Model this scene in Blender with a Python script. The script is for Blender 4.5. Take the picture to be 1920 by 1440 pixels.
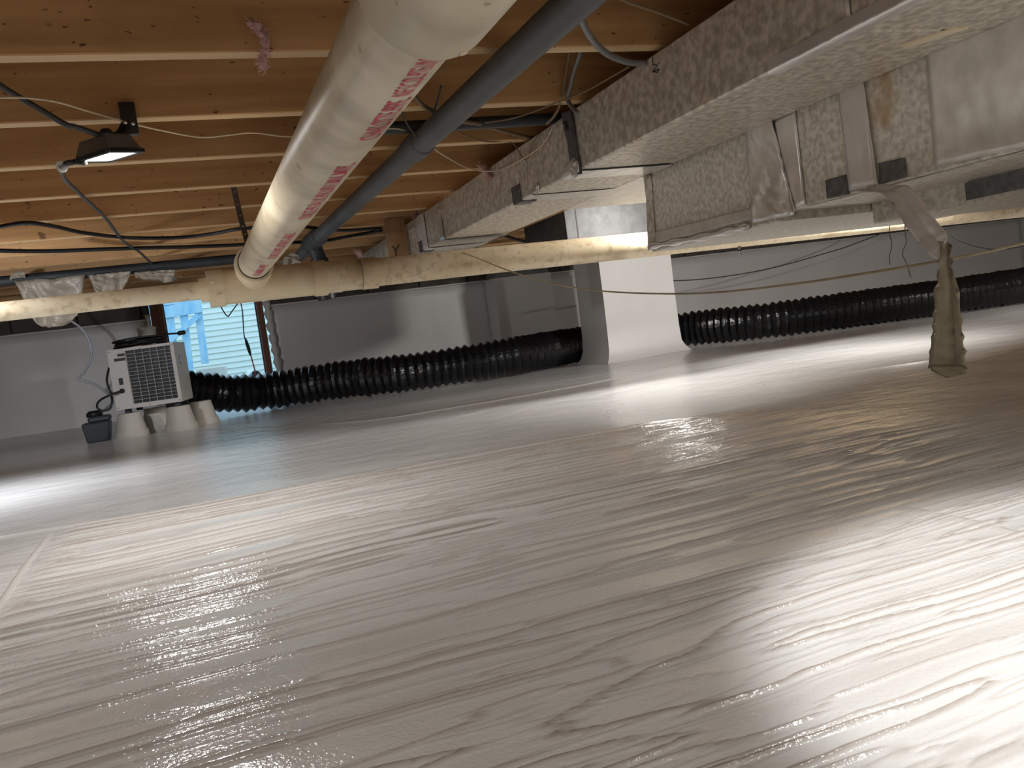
import bpy, bmesh, math, random
from mathutils import Vector, Matrix
import numpy as np
random.seed(7)
for o in list(bpy.data.objects): bpy.data.objects.remove(o, do_unlink=True)
scn = bpy.context.scene
C = scn.collection
PI = math.pi
# ------------------------------------------------------------------ camera
YAW, PITCH, ROLL, FPX = .3451, -.0750, -.1336, 1565.3
CH = .385                       # camera height above the liner
JB = CH + .5462                 # underside of the joists
JY0, JSP = 1.6023, .4064        # near edge of the first joist in view, spacing
fwd = Vector((math.sin(YAW)*math.cos(PITCH), math.cos(YAW)*math.cos(PITCH), math.sin(PITCH)))
rgt = Vector((math.cos(YAW), -math.sin(YAW), 0)); upv = rgt.cross(fwd)
cr, sr = math.cos(ROLL), math.sin(ROLL)
rgt, upv = cr*rgt + sr*upv, -sr*rgt + cr*upv
camd = bpy.data.cameras.new('camera'); cam = bpy.data.objects.new('camera', camd); C.objects.link(cam)
cam.matrix_world = Matrix(((rgt.x, upv.x, -fwd.x, 0), (rgt.y, upv.y, -fwd.y, 0), (rgt.z, upv.z, -fwd.z, CH), (0, 0, 0, 1)))
camd.sensor_width = 36; camd.lens = FPX/1920*36; camd.clip_start = .02
scn.camera = cam
# ------------------------------------------------------------------ world, exposure
w = bpy.data.worlds.new('sky'); scn.world = w; w.use_nodes = True
bg = w.node_tree.nodes['Background']
bg.inputs[0].default_value = (.50, .76, 1.0, 1); bg.inputs[1].default_value = 1.7
scn.view_settings.view_transform = 'Standard'; scn.view_settings.look = 'None'
scn.view_settings.exposure = 0.12; scn.view_settings.gamma = 1.0; scn.view_settings.use_curve_mapping = False
scn.cycles.use_denoising = True
scn.cycles.max_bounces = 10; scn.cycles.diffuse_bounces = 6; scn.cycles.sample_clamp_indirect = 6
LAMP_W, FAR_W, NEAR_W, LEFT_FILL_W, BACK_FILL_W, MID_W, RIGHT_FILL_W = 5.2, 17.0, 36.0, 13.0, 15.0, 10.0, 12.0      # the work lights; left, back and right are added fill

# ------------------------------------------------------------------ helpers
def ray(x, y): return rgt*((x-960)/FPX) - upv*((y-720)/FPX) + fwd
CO = Vector((0, 0, CH))
def PZ(x, y, z): d = ray(x, y); return CO + d*((z-CH)/d.z)
def PY(x, y, Y): d = ray(x, y); return CO + d*(Y/d.y)
def PX(x, y, X): d = ray(x, y); return CO + d*(X/d.x)

class MB:
    def __init__(s): s.v = []; s.f = []
    def add(s, vs, fs):
        b = len(s.v); s.v += [tuple(v) for v in vs]; s.f += [tuple(i+b for i in f) for f in fs]; return s
    def box(s, x0, x1, y0, y1, z0, z1):
        vs = [(x, y, z) for x in (x0, x1) for y in (y0, y1) for z in (z0, z1)]
        return s.add(vs, [(0,1,3,2), (4,6,7,5), (0,4,5,1), (2,3,7,6), (0,2,6,4), (1,5,7,3)])
    def obox(s, M, sx, sy, sz):
        vs = [M @ Vector((x*sx/2, y*sy/2, z*sz/2)) for x in (-1, 1) for y in (-1, 1) for z in (-1, 1)]
        return s.add(vs, [(0,1,3,2), (4,6,7,5), (0,4,5,1), (2,3,7,6), (0,2,6,4), (1,5,7,3)])
    def hexa(s, p):   # 8 corners: bottom loop of 4, top loop of 4
        return s.add(p, [(3,2,1,0), (4,5,6,7), (0,1,5,4), (1,2,6,5), (2,3,7,6), (3,0,4,7)])
    def tube(s, pts, r, n=10, cap=True, up=None, flat=1.0):
        pts = [Vector(p) for p in pts]; m = len(pts)
        rs = r if isinstance(r, (list, tuple)) else [r]*m
        u = None; vs = []; fs = []
        for i, p in enumerate(pts):
            t = (pts[min(i+1, m-1)] - pts[max(i-1, 0)]).normalized()
            if u is None:
                u = (up or (Vector((0, 0, 1)) if abs(t.z) < .9 else Vector((1, 0, 0))))
            u = (u - t*u.dot(t)).normalized(); b = t.cross(u)
            for k in range(n):
                a = 2*PI*k/n; vs.append(p + (u*math.cos(a)*flat + b*math.sin(a))*rs[i])
        for i in range(m-1):
            for k in range(n):
                k2 = (k+1) % n; fs.append((i*n+k, i*n+k2, (i+1)*n+k2, (i+1)*n+k))
        if cap: fs.append(tuple(range(n-1, -1, -1))); fs.append(tuple(range((m-1)*n, m*n)))
        return s.add(vs, fs)
    def ring(s, a, b, ro, ri, n=28):   # hollow sleeve between two points
        a, b = Vector(a), Vector(b); t = (b-a).normalized()
        u = (Vector((0, 0, 1)) if abs(t.z) < .9 else Vector((1, 0, 0))); u = (u - t*u.dot(t)).normalized(); w_ = t.cross(u)
        vs = []
        for p, r in ((a, ri), (a, ro), (b, ro), (b, ri)):
            for k in range(n): q = 2*PI*k/n; vs.append(p + (u*math.cos(q)+w_*math.sin(q))*r)
        fs = [(j*n+k, j*n+(k+1) % n, ((j+1) % 4)*n+(k+1) % n, ((j+1) % 4)*n+k) for j in range(4) for k in range(n)]
        return s.add(vs, fs)
    def lathe(s, prof, n=28, M=None):
        M = M or Matrix(); vs = []; fs = []; m = len(prof)
        for r, z in prof:
            for k in range(n): a = 2*PI*k/n; vs.append(M @ Vector((r*math.cos(a), r*math.sin(a), z)))
        for i in range(m-1):
            for k in range(n): k2 = (k+1) % n; fs.append((i*n+k, i*n+k2, (i+1)*n+k2, (i+1)*n+k))
        fs.append(tuple(range(n-1, -1, -1))); fs.append(tuple(range((m-1)*n, m*n)))
        return s.add(vs, fs)
    def grid(s, fn, nu, nv, thick=None):
        vs = [Vector(fn(i/nu, j/nv)) for i in range(nu+1) for j in range(nv+1)]
        W = nv+1; fs = [(i*W+j, (i+1)*W+j, (i+1)*W+j+1, i*W+j+1) for i in range(nu) for j in range(nv)]
        if thick:
            off = Vector(thick); b = len(vs); n0 = len(fs)
            vs2 = [v+off for v in vs]; fs2 = [tuple(b+k for k in reversed(f)) for f in fs]
            rim = [i*W for i in range(nu+1)] + [nu*W+j for j in range(1, nv+1)] + [i*W+nv for i in range(nu-1, -1, -1)] + [j for j in range(nv-1, 0, -1)]
            side = [(rim[k], b+rim[k], b+rim[(k+1) % len(rim)], rim[(k+1) % len(rim)]) for k in range(len(rim))]
            vs += vs2; fs += fs2 + side
        return s.add(vs, fs)
    def build(s, name, mat, parent=None, smooth=False, local=False, bevel=0):
        me = bpy.data.meshes.new(name)
        off = Vector((0, 0, 0))
        if parent and not local:
            off = parent.get('_o') and Vector(parent['_o']) or Vector((0, 0, 0))
        me.from_pydata([tuple(Vector(v)-off) for v in s.v], [], s.f); me.validate()
        bm = bmesh.new(); bm.from_mesh(me); bmesh.ops.recalc_face_normals(bm, faces=bm.faces)
        if bevel: bmesh.ops.bevel(bm, geom=list(bm.edges), offset=bevel, segments=1, affect='EDGES', profile=.5)
        bm.to_mesh(me); bm.free()
        if smooth:
            for p_ in me.polygons: p_.use_smooth = True
        me.materials.append(mat)
        o = bpy.data.objects.new(name, me); C.objects.link(o)
        if parent: o.parent = parent
        if smooth == 2:
            md = o.modifiers.new('edge split', 'EDGE_SPLIT'); md.split_angle = math.radians(35)
        return o
def thing(name, label, cat, loc=(0, 0, 0), rot=None, group=None):
    o = bpy.data.objects.new(name, None); C.objects.link(o); o.location = loc; o.empty_display_size = .05
    if rot: o.rotation_euler = rot
    o['label'] = label; o['category'] = cat
    if group: o['group'] = group
    ORG[o.name] = Vector(loc); return o
ORG = {}
def part(mb, name, mat, parent, smooth=False, label=None, bevel=0, local=False):
    """mesh given in world coordinates, parented under a thing or a part"""
    off = ORG.get(parent.name, Vector((0, 0, 0)))
    if not local: mb.v = [tuple(Vector(v)-off) for v in mb.v]
    o = mb.build(name, mat, parent, smooth, True, bevel)
    ORG[o.name] = off
    if label: o['label'] = label
    return o
def tag(o, label, cat, group=None):
    o['label'] = label; o['category'] = cat
    if group: o['group'] = group
    return o
def struct(o): o['kind'] = 'structure'; return o
def spline(pts, k=8):
    P = [Vector(p) for p in pts]; P = [P[0]*2-P[1]] + P + [P[-1]*2-P[-2]]; out = []
    for i in range(1, len(P)-2):
        a, b, c, d = P[i-1:i+3]
        for j in range(k):
            t = j/k; out.append(.5*((2*b)+(c-a)*t+(2*a-5*b+4*c-d)*t*t+(3*b-a-3*c+d)*t**3))
    out.append(P[-2]); return out
def hnoise(x, y, s=1.0, seed=0):
    r = 0
    for k in range(5):
        a = seed*1.7+k*2.399; f = s*(1+.37*k)
        r += math.sin((x*math.cos(a)+y*math.sin(a))*f+seed*3.1+k*1.3)*math.cos((y*math.cos(a*1.3)-x*math.sin(a*.7))*f*.8+k)
    return r/5

# ------------------------------------------------------------------ materials
def nodes(m): return m.node_tree.nodes, m.node_tree.links
def pm(name, c1, c2=None, scale=8, stretch=(1, 1, 1), rough=.6, metal=0, bump=0, bscale=None, bstretch=None, bdist=.002, detail=4,
       lo=.35, hi=.65, spec=.5, spots=None, alpha=None, emis=None, trans=0, rough2=None, rnd=False, coat=0):
    m = bpy.data.materials.new(name); m.use_nodes = True; N, L = nodes(m); b = N['Principled BSDF']
    b.inputs['Roughness'].default_value = rough; b.inputs['Metallic'].default_value = metal
    b.inputs['Specular IOR Level'].default_value = spec
    b.inputs['Base Color'].default_value = (*c1, 1); b.inputs['Transmission Weight'].default_value = trans
    b.inputs['Coat Weight'].default_value = coat
    if alpha: b.inputs['Alpha'].default_value = alpha
    if emis: b.inputs['Emission Color'].default_value = (*emis[0], 1); b.inputs['Emission Strength'].default_value = emis[1]
    tc = N.new('ShaderNodeTexCoord'); src = tc.outputs['Object']
    if rnd:
        oi = N.new('ShaderNodeObjectInfo'); va = N.new('ShaderNodeVectorMath'); va.operation = 'MULTIPLY_ADD'
        L.new(oi.outputs['Random'], va.inputs[0]); va.inputs[1].default_value = (37, 11, 23); L.new(src, va.inputs[2]); src = va.outputs[0]
    def noise(sc, st, dt):
        mp = N.new('ShaderNodeMapping'); mp.inputs['Scale'].default_value = st; L.new(src, mp.inputs[0])
        n = N.new('ShaderNodeTexNoise'); n.inputs['Scale'].default_value = sc; n.inputs['Detail'].default_value = dt; L.new(mp.outputs[0], n.inputs[0]); return n.outputs[0]
    col = None
    if c2:
        n = noise(scale, stretch, detail); rp = N.new('ShaderNodeMapRange'); rp.inputs[1].default_value = lo; rp.inputs[2].default_value = hi; L.new(n, rp.inputs[0])
        mx = N.new('ShaderNodeMix'); mx.data_type = 'RGBA'; L.new(rp.outputs[0], mx.inputs[0]); mx.inputs[6].default_value = (*c1, 1); mx.inputs[7].default_value = (*c2, 1); col = mx.outputs[2]
    for sp in (spots or []):       # (colour, scale, stretch, lo, hi, amount)
        n = noise(sp[1], sp[2], 3); rp = N.new('ShaderNodeMapRange'); rp.inputs[1].default_value = sp[3]; rp.inputs[2].default_value = sp[4]; rp.inputs[4].default_value = sp[5]; L.new(n, rp.inputs[0])
        mx = N.new('ShaderNodeMix'); mx.data_type = 'RGBA'; L.new(rp.outputs[0], mx.inputs[0])
        if col: L.new(col, mx.inputs[6])
        else: mx.inputs[6].default_value = (*c1, 1)
        mx.inputs[7].default_value = (*sp[0], 1); col = mx.outputs[2]
    if col: L.new(col, b.inputs['Base Color'])
    if bump:
        n = noise(bscale or scale, bstretch or stretch, 3); bn = N.new('ShaderNodeBump'); bn.inputs['Strength'].default_value = bump; bn.inputs['Distance'].default_value = bdist
        L.new(n, bn.inputs['Height']); L.new(bn.outputs[0], b.inputs['Normal'])
    return m
M = {}
M['joist'] = pm('joist wood', (.62, .365, .155), (.46, .25, .098), 3.2, (.5, 4, 9), rough=.62, bump=.15, bscale=14, bstretch=(.25, 6, 9), rnd=True,
                spots=[((.10, .045, .018), 62, (.6, 1, 1.2), .675, .70, .85), ((.13, .06, .025), 9, (.6, 1, 1), .72, .735, .8), ((.25, .115, .045), 1.3, (1.2, 1, .3), .60, .70, .55), ((.58, .37, .18), 1.1, (.3, 2, 3), .55, .7, .5)])
M['edge'] = pm('joist floor-lit edge', (.66, .47, .26), (.54, .37, .19), 4, (.4, 5, 5), rough=.65, rnd=True)  # lighter joist undersides: light bounced off the floor put into the colour
M['sub'] = pm('subfloor wood', (.20, .105, .045), (.13, .065, .03), 6, (1, 1, 1), rough=.8)
M['post'] = pm('post wood', (.34, .19, .085), (.25, .13, .055), 5, (6, 6, .6), rough=.65)
M['darkwood'] = pm('sill wood', (.20, .085, .05), (.13, .055, .035), 5, (.4, 3, 6), rough=.7)
M['jamb'] = pm('jamb wood', (.22, .085, .045), (.15, .06, .03), 6, (5, 5, .6), rough=.55)
M['block'] = pm('bare block', (.125, .105, .095), (.085, .07, .062), 9, rough=.95, bump=.4, bscale=60, bdist=.004)
M['greyblock'] = pm('grey block', (.27, .265, .26), (.20, .195, .19), 7, rough=.95, bump=.4, bscale=60, bdist=.004)
M['pvc'] = pm('cream pvc', (.74, .66, .50), (.66, .575, .41), 5, (1, .6, 1), rough=.36, bump=.12, bscale=30, spots=[((.36, .29, .19), 7, (1, 1.2, 1), .46, .68, .62), ((.20, .13, .07), 42, (1, .6, 1), .69, .73, .6)])
M['pvcold'] = pm('stained pvc', (.76, .65, .46), (.66, .54, .35), 6, (1.2, 1, 1), rough=.42, spots=[((.34, .24, .12), 34, (1, 1, 1), .52, .72, .6), ((.24, .15, .07), 6, (.6, 1, 1), .58, .74, .45)])
M['pvcfit'] = pm('pvc fitting', (.77, .66, .46), (.70, .58, .38), 5, rough=.38, spots=[((.36, .24, .12), 12, (1, 1, 1), .60, .75, .4)])
M['print'] = pm('red print', (.62, .035, .10), (.70, .16, .20), 60, rough=.5, lo=.45, hi=.75)
M['grey'] = pm('grey pipe', (.088, .093, .098), (.064, .068, .072), 7, rough=.5)
M['darkpipe'] = pm('dark pipe', (.045, .05, .055), (.03, .033, .037), 7, rough=.55)
M['black'] = pm('black rubber', (.012, .012, .013), rough=.45)
M['cable'] = pm('dark cable', (.045, .045, .047), rough=.42)
M['greycable'] = pm('grey cable', (.20, .20, .20), rough=.4)
M['creamwire'] = pm('cream wire', (.62, .52, .36), rough=.5)
M['string'] = pm('beige string', (.50, .43, .28), (.32, .25, .14), 9, rough=.6)
M['twine'] = pm('brown twine', (.22, .15, .09), rough=.9)
M['galv'] = pm('galvanised metal', (.76, .70, .60), (.48, .425, .35), 55, rough=.45, metal=.45, bump=.35, bscale=90, bdist=.0015, lo=.38, hi=.62,
               spots=[((.24, .19, .14), 14, (1, 1, 1), .6, .75, .4)])
M['galvl'] = pm('weathered galvanised metal', (.78, .745, .66), (.52, .485, .41), 75, rough=.45, metal=.35, bump=.3, bscale=110, bdist=.0012, lo=.36, hi=.64,
                spots=[((.42, .24, .08), 5, (1, 1.6, 1), .63, .72, .6), ((.80, .77, .70), 40, (1, 1, 1), .6, .7, .5)])
M['wrap'] = pm('foil wrap', (.78, .75, .70), (.64, .61, .56), 24, rough=.36, metal=.4, bump=.35, bscale=9, bstretch=(1, 1, .5), bdist=.004,
               spots=[((.30, .26, .21), 8, (1, 1, .5), .62, .75, .35)])
M['foil'] = pm('foil tape', (.86, .84, .82), (.72, .70, .68), 10, rough=.28, metal=.65, bump=1.0, bscale=13, bstretch=(1.4, 1, .6), bdist=.006)
M['cleat'] = pm('dark zinc', (.20, .195, .20), (.12, .115, .12), 60, rough=.5, metal=.7)
M['darkmetal'] = pm('dull dark metal', (.07, .07, .069), (.045, .045, .044), 20, rough=.55, metal=.3)
M['tapeback'] = pm('tape backing', (.36, .31, .22), (.27, .225, .15), 14, rough=.42, metal=.1, bump=.8, bscale=17, bdist=.008)
M['tapeface'] = pm('tape face', (.70, .65, .62), (.60, .555, .53), 11, rough=.36, metal=.35, bump=.5, bscale=15, bdist=.006)
M['hose'] = pm('black vinyl hose', (.010, .010, .011), rough=.24, bump=.5, bscale=42, bdist=.006)
M['unit'] = pm('white painted metal', (.60, .575, .54), rough=.45)
M['unitdark'] = pm('dark grille', (.008, .010, .013), rough=.5)
M['pot'] = pm('cream plastic', (.62, .585, .52), rough=.5)
M['pump'] = pm('dark grey plastic', (.040, .048, .06), rough=.5)
M['clear'] = pm('clear tube', (.80, .84, .90), rough=.15, trans=.6)
M['badge'] = pm('blue badge', (.10, .22, .42), rough=.3)
M['lampbody'] = pm('lamp grey metal', (.16, .15, .14), rough=.38, metal=.4)
M['lampblack'] = pm('lamp black', (.015, .015, .016), rough=.35)
M['led'] = pm('lit led glass', (1, 1, 1), rough=.2, emis=((1, .97, .92), 22))
M['screw'] = pm('bright screw', (.75, .75, .75), rough=.25, metal=.9)
M['plastic'] = pm('hazy plastic sheet', (.47, .42, .34), (.36, .31, .245), 9, rough=.35, bump=.9, bscale=16, bdist=.012, alpha=.93)
M['pink'] = pm('pink fibreglass', (.78, .52, .50), (.62, .40, .37), 30, rough=1, bump=1, bscale=60, bdist=.01)
M['strap'] = pm('rusty strap', (.06, .035, .022), (.035, .02, .014), 20, rough=.6, metal=.4)
M['ink'] = pm('dark ink', (.03, .022, .018), rough=.7)
M['siding'] = pm('pale siding', (.76, .82, .74), (.70, .77, .70), 3, (.3, 1, 3), rough=.6)
M['gate'] = pm('blue painted wood', (.26, .55, .78), (.46, .68, .80), 9, (2, 1, .6), rough=.7)
M['concrete'] = pm('pale concrete', (.66, .62, .54), (.55, .53, .47), 6, rough=.9)
M['ground'] = pm('pale soil', (.40, .38, .33), (.30, .30, .24), 4, rough=.95)
M['whitepvc'] = pm('white pvc', (.72, .73, .72), rough=.4)
M['red'] = pm('red cord', (.55, .04, .05), rough=.5)
M['liner'] = pm('white wall liner', (.78, .765, .74), (.72, .705, .68), 2.2, (1, 1, .4), rough=.42, bump=.3, bscale=2.4, bstretch=(1.2, 1.2, .7), bdist=.03)
M['linedge'] = pm('liner tape', (.72, .70, .67), rough=.35, bump=.5, bscale=18, bdist=.006)

def floor_mat():
    m = bpy.data.materials.new('white floor liner'); m.use_nodes = True; N, L = nodes(m); b = N['Principled BSDF']
    b.inputs['Roughness'].default_value = .17; b.inputs['Specular IOR Level'].default_value = .55
    tc = N.new('ShaderNodeTexCoord'); sep = N.new('ShaderNodeSeparateXYZ'); L.new(tc.outputs['Object'], sep.inputs[0])
    def mapn(sc, st, dt, dist=0):
        mp = N.new('ShaderNodeMapping'); mp.inputs['Scale'].default_value = st; L.new(tc.outputs['Object'], mp.inputs[0])
        n = N.new('ShaderNodeTexNoise'); n.inputs['Scale'].default_value = sc; n.inputs['Detail'].default_value = dt
        n.inputs['Distortion'].default_value = dist; L.new(mp.outputs[0], n.inputs[0]); return n.outputs[0]
    def mth(op, a, b_=None, clamp=False):
        k = N.new('ShaderNodeMath'); k.operation = op; k.use_clamp = clamp
        for i, q in enumerate((a, b_)):
            if q is None: continue
            if isinstance(q, (int, float)): k.inputs[i].default_value = q
            else: L.new(q, k.inputs[i])
        return k.outputs[0]
    def rng(v, a, b_, c=0, d=1, smooth=True):
        k = N.new('ShaderNodeMapRange'); k.interpolation_type = 'SMOOTHSTEP' if smooth else 'LINEAR'
        for i, q in zip((1, 2, 3, 4), (a, b_, c, d)): k.inputs[i].default_value = q
        L.new(v, k.inputs[0]); return k.outputs[0]
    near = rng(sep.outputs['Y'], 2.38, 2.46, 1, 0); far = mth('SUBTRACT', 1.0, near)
    weave = mapn(170, (1, 1, 1), 2); pebble = mapn(48, (1, 1, 1), 2)
    h = mth('ADD', mth('MULTIPLY', weave, .0011), mth('MULTIPLY', mth('MULTIPLY', pebble, mth('ADD', mth('MULTIPLY', far, .85), .15)), .0024))
    h = mth('ADD', h, mth('MULTIPLY', mapn(5, (1, 1.5, 1), 2), .010))
    bn = N.new('ShaderNodeBump'); bn.inputs['Strength'].default_value = .9; bn.inputs['Distance'].default_value = 1.0
    L.new(h, bn.inputs['Height']); L.new(bn.outputs[0], b.inputs['Normal'])
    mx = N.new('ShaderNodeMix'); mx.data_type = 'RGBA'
    band_shade = mth('MULTIPLY', rng(mapn(1, (.5, 4.5, 1), 3), .50, .72), mth('MULTIPLY', near, .30))  # brown bands in the near sheet: dim light put into the colour
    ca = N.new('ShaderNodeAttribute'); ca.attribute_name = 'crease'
    L.new(mth('MAXIMUM', band_shade, mth('MULTIPLY', ca.outputs['Fac'], .75)), mx.inputs[0])  # brown along the ridges paints in the shade of the creases
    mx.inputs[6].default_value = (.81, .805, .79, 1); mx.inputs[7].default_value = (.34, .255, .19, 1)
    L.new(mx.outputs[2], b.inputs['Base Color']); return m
M['floor'] = floor_mat()

# ------------------------------------------------------------------ the room
YW = 6.45; X0, X1, YF = -3.2, 8.2, -2.4
def fh(x, y):
    h = .010*hnoise(x, y, 1.7, 1) + .006*hnoise(x, y, 3.9, 2)
    h -= .035*math.exp(-((x-1.75)/.55)**2-((y-2.75)/.45)**2)
    h += .02*math.exp(-((x-2.8)/.8)**2-((y-5.0)/.6)**2)
    if y > 6.15: h += .22*((y-6.15)/.3)**2*.3
    return h
def lin(a, b, n): return [a+(b-a)*i/n for i in range(n)]
def vnoise(X, Y, seed):
    rs = np.random.RandomState(seed); T = rs.rand(256, 256)
    xi, yi = np.floor(X).astype(int), np.floor(Y).astype(int); u, v = X-xi, Y-yi
    u, v = u*u*u*(u*(u*6-15)+10), v*v*v*(v*(v*6-15)+10)
    g = lambda i, j: T[i % 256, j % 256]
    return (g(xi, yi)*(1-u)+g(xi+1, yi)*u)*(1-v)+(g(xi, yi+1)*(1-u)+g(xi+1, yi+1)*u)*v
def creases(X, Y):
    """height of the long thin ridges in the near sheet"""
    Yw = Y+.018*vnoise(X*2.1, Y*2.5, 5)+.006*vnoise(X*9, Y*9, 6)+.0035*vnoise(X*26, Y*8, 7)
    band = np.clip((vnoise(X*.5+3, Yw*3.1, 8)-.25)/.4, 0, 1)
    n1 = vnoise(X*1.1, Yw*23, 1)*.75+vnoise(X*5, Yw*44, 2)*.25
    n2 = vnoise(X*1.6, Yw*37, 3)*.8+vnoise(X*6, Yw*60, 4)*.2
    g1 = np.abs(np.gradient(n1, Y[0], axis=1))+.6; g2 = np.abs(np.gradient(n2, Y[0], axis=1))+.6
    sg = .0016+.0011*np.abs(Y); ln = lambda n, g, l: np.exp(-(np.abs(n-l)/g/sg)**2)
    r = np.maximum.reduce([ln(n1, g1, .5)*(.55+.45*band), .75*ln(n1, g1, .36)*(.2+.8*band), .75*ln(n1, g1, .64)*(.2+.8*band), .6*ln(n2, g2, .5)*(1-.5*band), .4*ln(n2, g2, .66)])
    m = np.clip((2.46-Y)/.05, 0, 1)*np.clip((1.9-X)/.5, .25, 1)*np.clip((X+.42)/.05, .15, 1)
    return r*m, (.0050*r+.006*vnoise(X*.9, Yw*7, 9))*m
xs = lin(X0, -1.0, 14) + lin(-1.0, 2.3, 190) + lin(2.3, 4.4, 55) + lin(4.4, X1, 36) + [X1]
ys = lin(YF, .3, 14) + lin(.3, .5, 40) + lin(.5, 1.6, 620) + lin(1.6, 2.5, 300) + lin(2.5, 6.45, 130) + [YW+.02]
mb = MB(); W = len(ys)
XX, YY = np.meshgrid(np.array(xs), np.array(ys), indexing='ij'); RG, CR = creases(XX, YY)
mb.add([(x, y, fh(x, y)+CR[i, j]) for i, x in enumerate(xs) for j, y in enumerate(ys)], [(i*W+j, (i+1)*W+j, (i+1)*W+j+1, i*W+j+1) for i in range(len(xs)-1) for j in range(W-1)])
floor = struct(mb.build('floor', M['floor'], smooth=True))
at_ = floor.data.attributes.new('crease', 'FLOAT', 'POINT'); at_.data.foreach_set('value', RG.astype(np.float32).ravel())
def seam(pts, wd, mat='linedge', hgt=.0025, name='liner_seam'):
    P = spline([(x, y, 0) for x, y in pts], 10); mb = MB(); n = len(P); vs = []
    for i, p in enumerate(P):
        t = (P[min(i+1, n-1)]-P[max(i-1, 0)]).normalized(); s = Vector((-t.y, t.x, 0)); wv = wd*(1+.25*math.sin(i*1.7)*math.sin(i*.37))
        for k, dz in ((-1, -.002), (-.7, hgt), (0, hgt*1.3), (.7, hgt), (1, -.002)):
            q = p+s*wv*k/2; vs.append((q.x, q.y, fh(q.x, q.y)+dz))
    mb.add(vs, [(i*5+k, i*5+k+1, i*5+k+6, i*5+k+5) for i in range(n-1) for k in range(4)])
    return part(mb, name, M[mat], floor, True)
seam([(-1.6, 2.60), (-.571, 2.515), (-.245, 2.479), (.135, 2.443), (.481, 2.38), (.79, 2.38)], .035)
seam([(.76, 2.42), (.775, 2.1), (.785, 1.88)], .022)
seam([(.965, 1.90), (.985, 1.55), (.995, 1.25), (1.02, .98), (1.0, .78)], .030)
seam([(-.435, 2.40), (-.43, 2.05), (-.415, 1.72), (-.40, 1.3)], .018)
seam([(-.05, 5.05), (.35, 4.45), (.75, 4.0), (1.3, 3.95), (1.9, 4.05), (2.5, 4.2)], .02)
seam([(2.15, 2.9), (2.7, 2.62), (3.05, 2.48), (3.9, 2.3)], .03)

# back wall: white liner up to the last bare course, with the access opening
OX0, OX1, OZ1 = -.226, .41, CH+.503
LT = CH+.345                                                   # top edge of the liner
def sheet(x0, x1, z0, z1, nx, nz, y=YW, amp=.012):
    return lambda u, v: (x0+(x1-x0)*u, y-.004+amp*hnoise((x0+(x1-x0)*u)*1.0, (z0+(z1-z0)*v)*1.2, 4.2, 5)-.03*(1-v)**4, z0+(z1-z0)*v)
wall = MB(); wall.box(X0-.2, OX0-.1, YW+.02, YW+.22, -.3, JB+.24); wall.box(OX1+.1, X1+.2, YW+.02, YW+.22, -.3, JB+.24)
wall.box(OX0-.1, OX1+.1, YW+.02, YW+.22, OZ1+.04, JB+.24); wall.box(OX0-.1, OX1+.1, YW+.02, YW+.22, -.3, .03)
wall_back = struct(wall.build('wall_back', M['block'])); ORG[wall_back.name] = Vector((0, 0, 0))
for a, b, n in ((X0, OX0-.10, 60), (OX1+.085, X1, 120)):
    part(MB().grid(sheet(a, b, -.02, LT, n, 12), n, 12, thick=(0, .02, 0)), 'wall_liner', M['liner'], wall_back, True)
    # folded top edge of the liner
    P = [Vector((a+(b-a)*i/n, YW-.012+.006*hnoise(a+(b-a)*i/n, 1, 9, 3), LT+.004+.004*hnoise(a+(b-a)*i/n, 3, 7, 4))) for i in range(n+1)]
    part(MB().tube(P, .008, 6), 'liner_edge', M['linedge'], wall_back, True)
bw, bh = .395, .19
me0 = None; xx = X0
while xx < X1-.1:
    if not (xx+bw > OX0-.1 and xx < OX1+.1):
        bz = MB().box(0, bw, -.018, .03, 0, bh)
        o = part(bz, 'block', M['block'], wall_back, bevel=.004)
        if me0: bpy.data.meshes.remove(o.data) if False else None; o.data = me0
        me0 = o.data; o.location = (xx, YW, LT+.006)
    elif xx < OX0-.12:
        part(MB().box(xx, OX0-.102, YW-.018, YW+.03, LT+.006, LT+.006+bh), 'block', M['block'], wall_back, bevel=.004)
    elif xx+bw > OX1+.12:
        part(MB().box(OX1+.102, xx+bw, YW-.018, YW+.03, LT+.006, LT+.006+bh), 'block', M['block'], wall_back, bevel=.004)
    xx += bw+.010
part(MB().box(X0, X1, YW-.09, YW+.02, JB-.040, JB-.002), 'sill_plate', M['darkwood'], wall_back, bevel=.003)
struct(MB().box(X0-.2, X0, YF-.2, YW+.22, -.3, JB+.24).build('wall_left', M['liner']))
struct(MB().box(X1, X1+.2, YF-.2, YW+.22, -.3, JB+.24).build('wall_right', M['liner']))
struct(MB().box(X0-.2, X1+.2, YF-.2, YF, -.3, JB+.24).build('wall_front', M['liner']))
# access opening: jamb boards, torn liner edge
door = MB().box(OX0-.085, OX0, YW-.035, YW+.2, .03, OZ1+.03)
door_1 = struct(door.build('door_1', M['jamb'], bevel=.003)); ORG[door_1.name] = Vector((0, 0, 0))
part(MB().box(OX1, OX1+.045, YW-.035, YW+.2, .03, OZ1+.03), 'jamb_board', M['jamb'], door_1, bevel=.003)
part(MB().box(OX0-.085, OX1+.045, YW-.035, YW+.2, OZ1+.03, OZ1+.07), 'head_board', M['jamb'], door_1, bevel=.003)
part(MB().box(OX0, OX0+.008, YW+.02, YW+.06, .03, OZ1+.03), 'door_stop', M['black'], door_1)
part(MB().box(OX1-.008, OX1, YW+.02, YW+.06, .03, OZ1+.03), 'door_stop', M['black'], door_1)
part(MB().box(OX0-.025, OX0-.018, YW-.040, YW-.034, .03, OZ1+.03), 'jamb_bead', M['post'], door_1)
part(MB().box(OX0, OX1, YW-.03, YW+.25, .005, .035), 'threshold', M['linedge'], door_1, bevel=.004)
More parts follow.
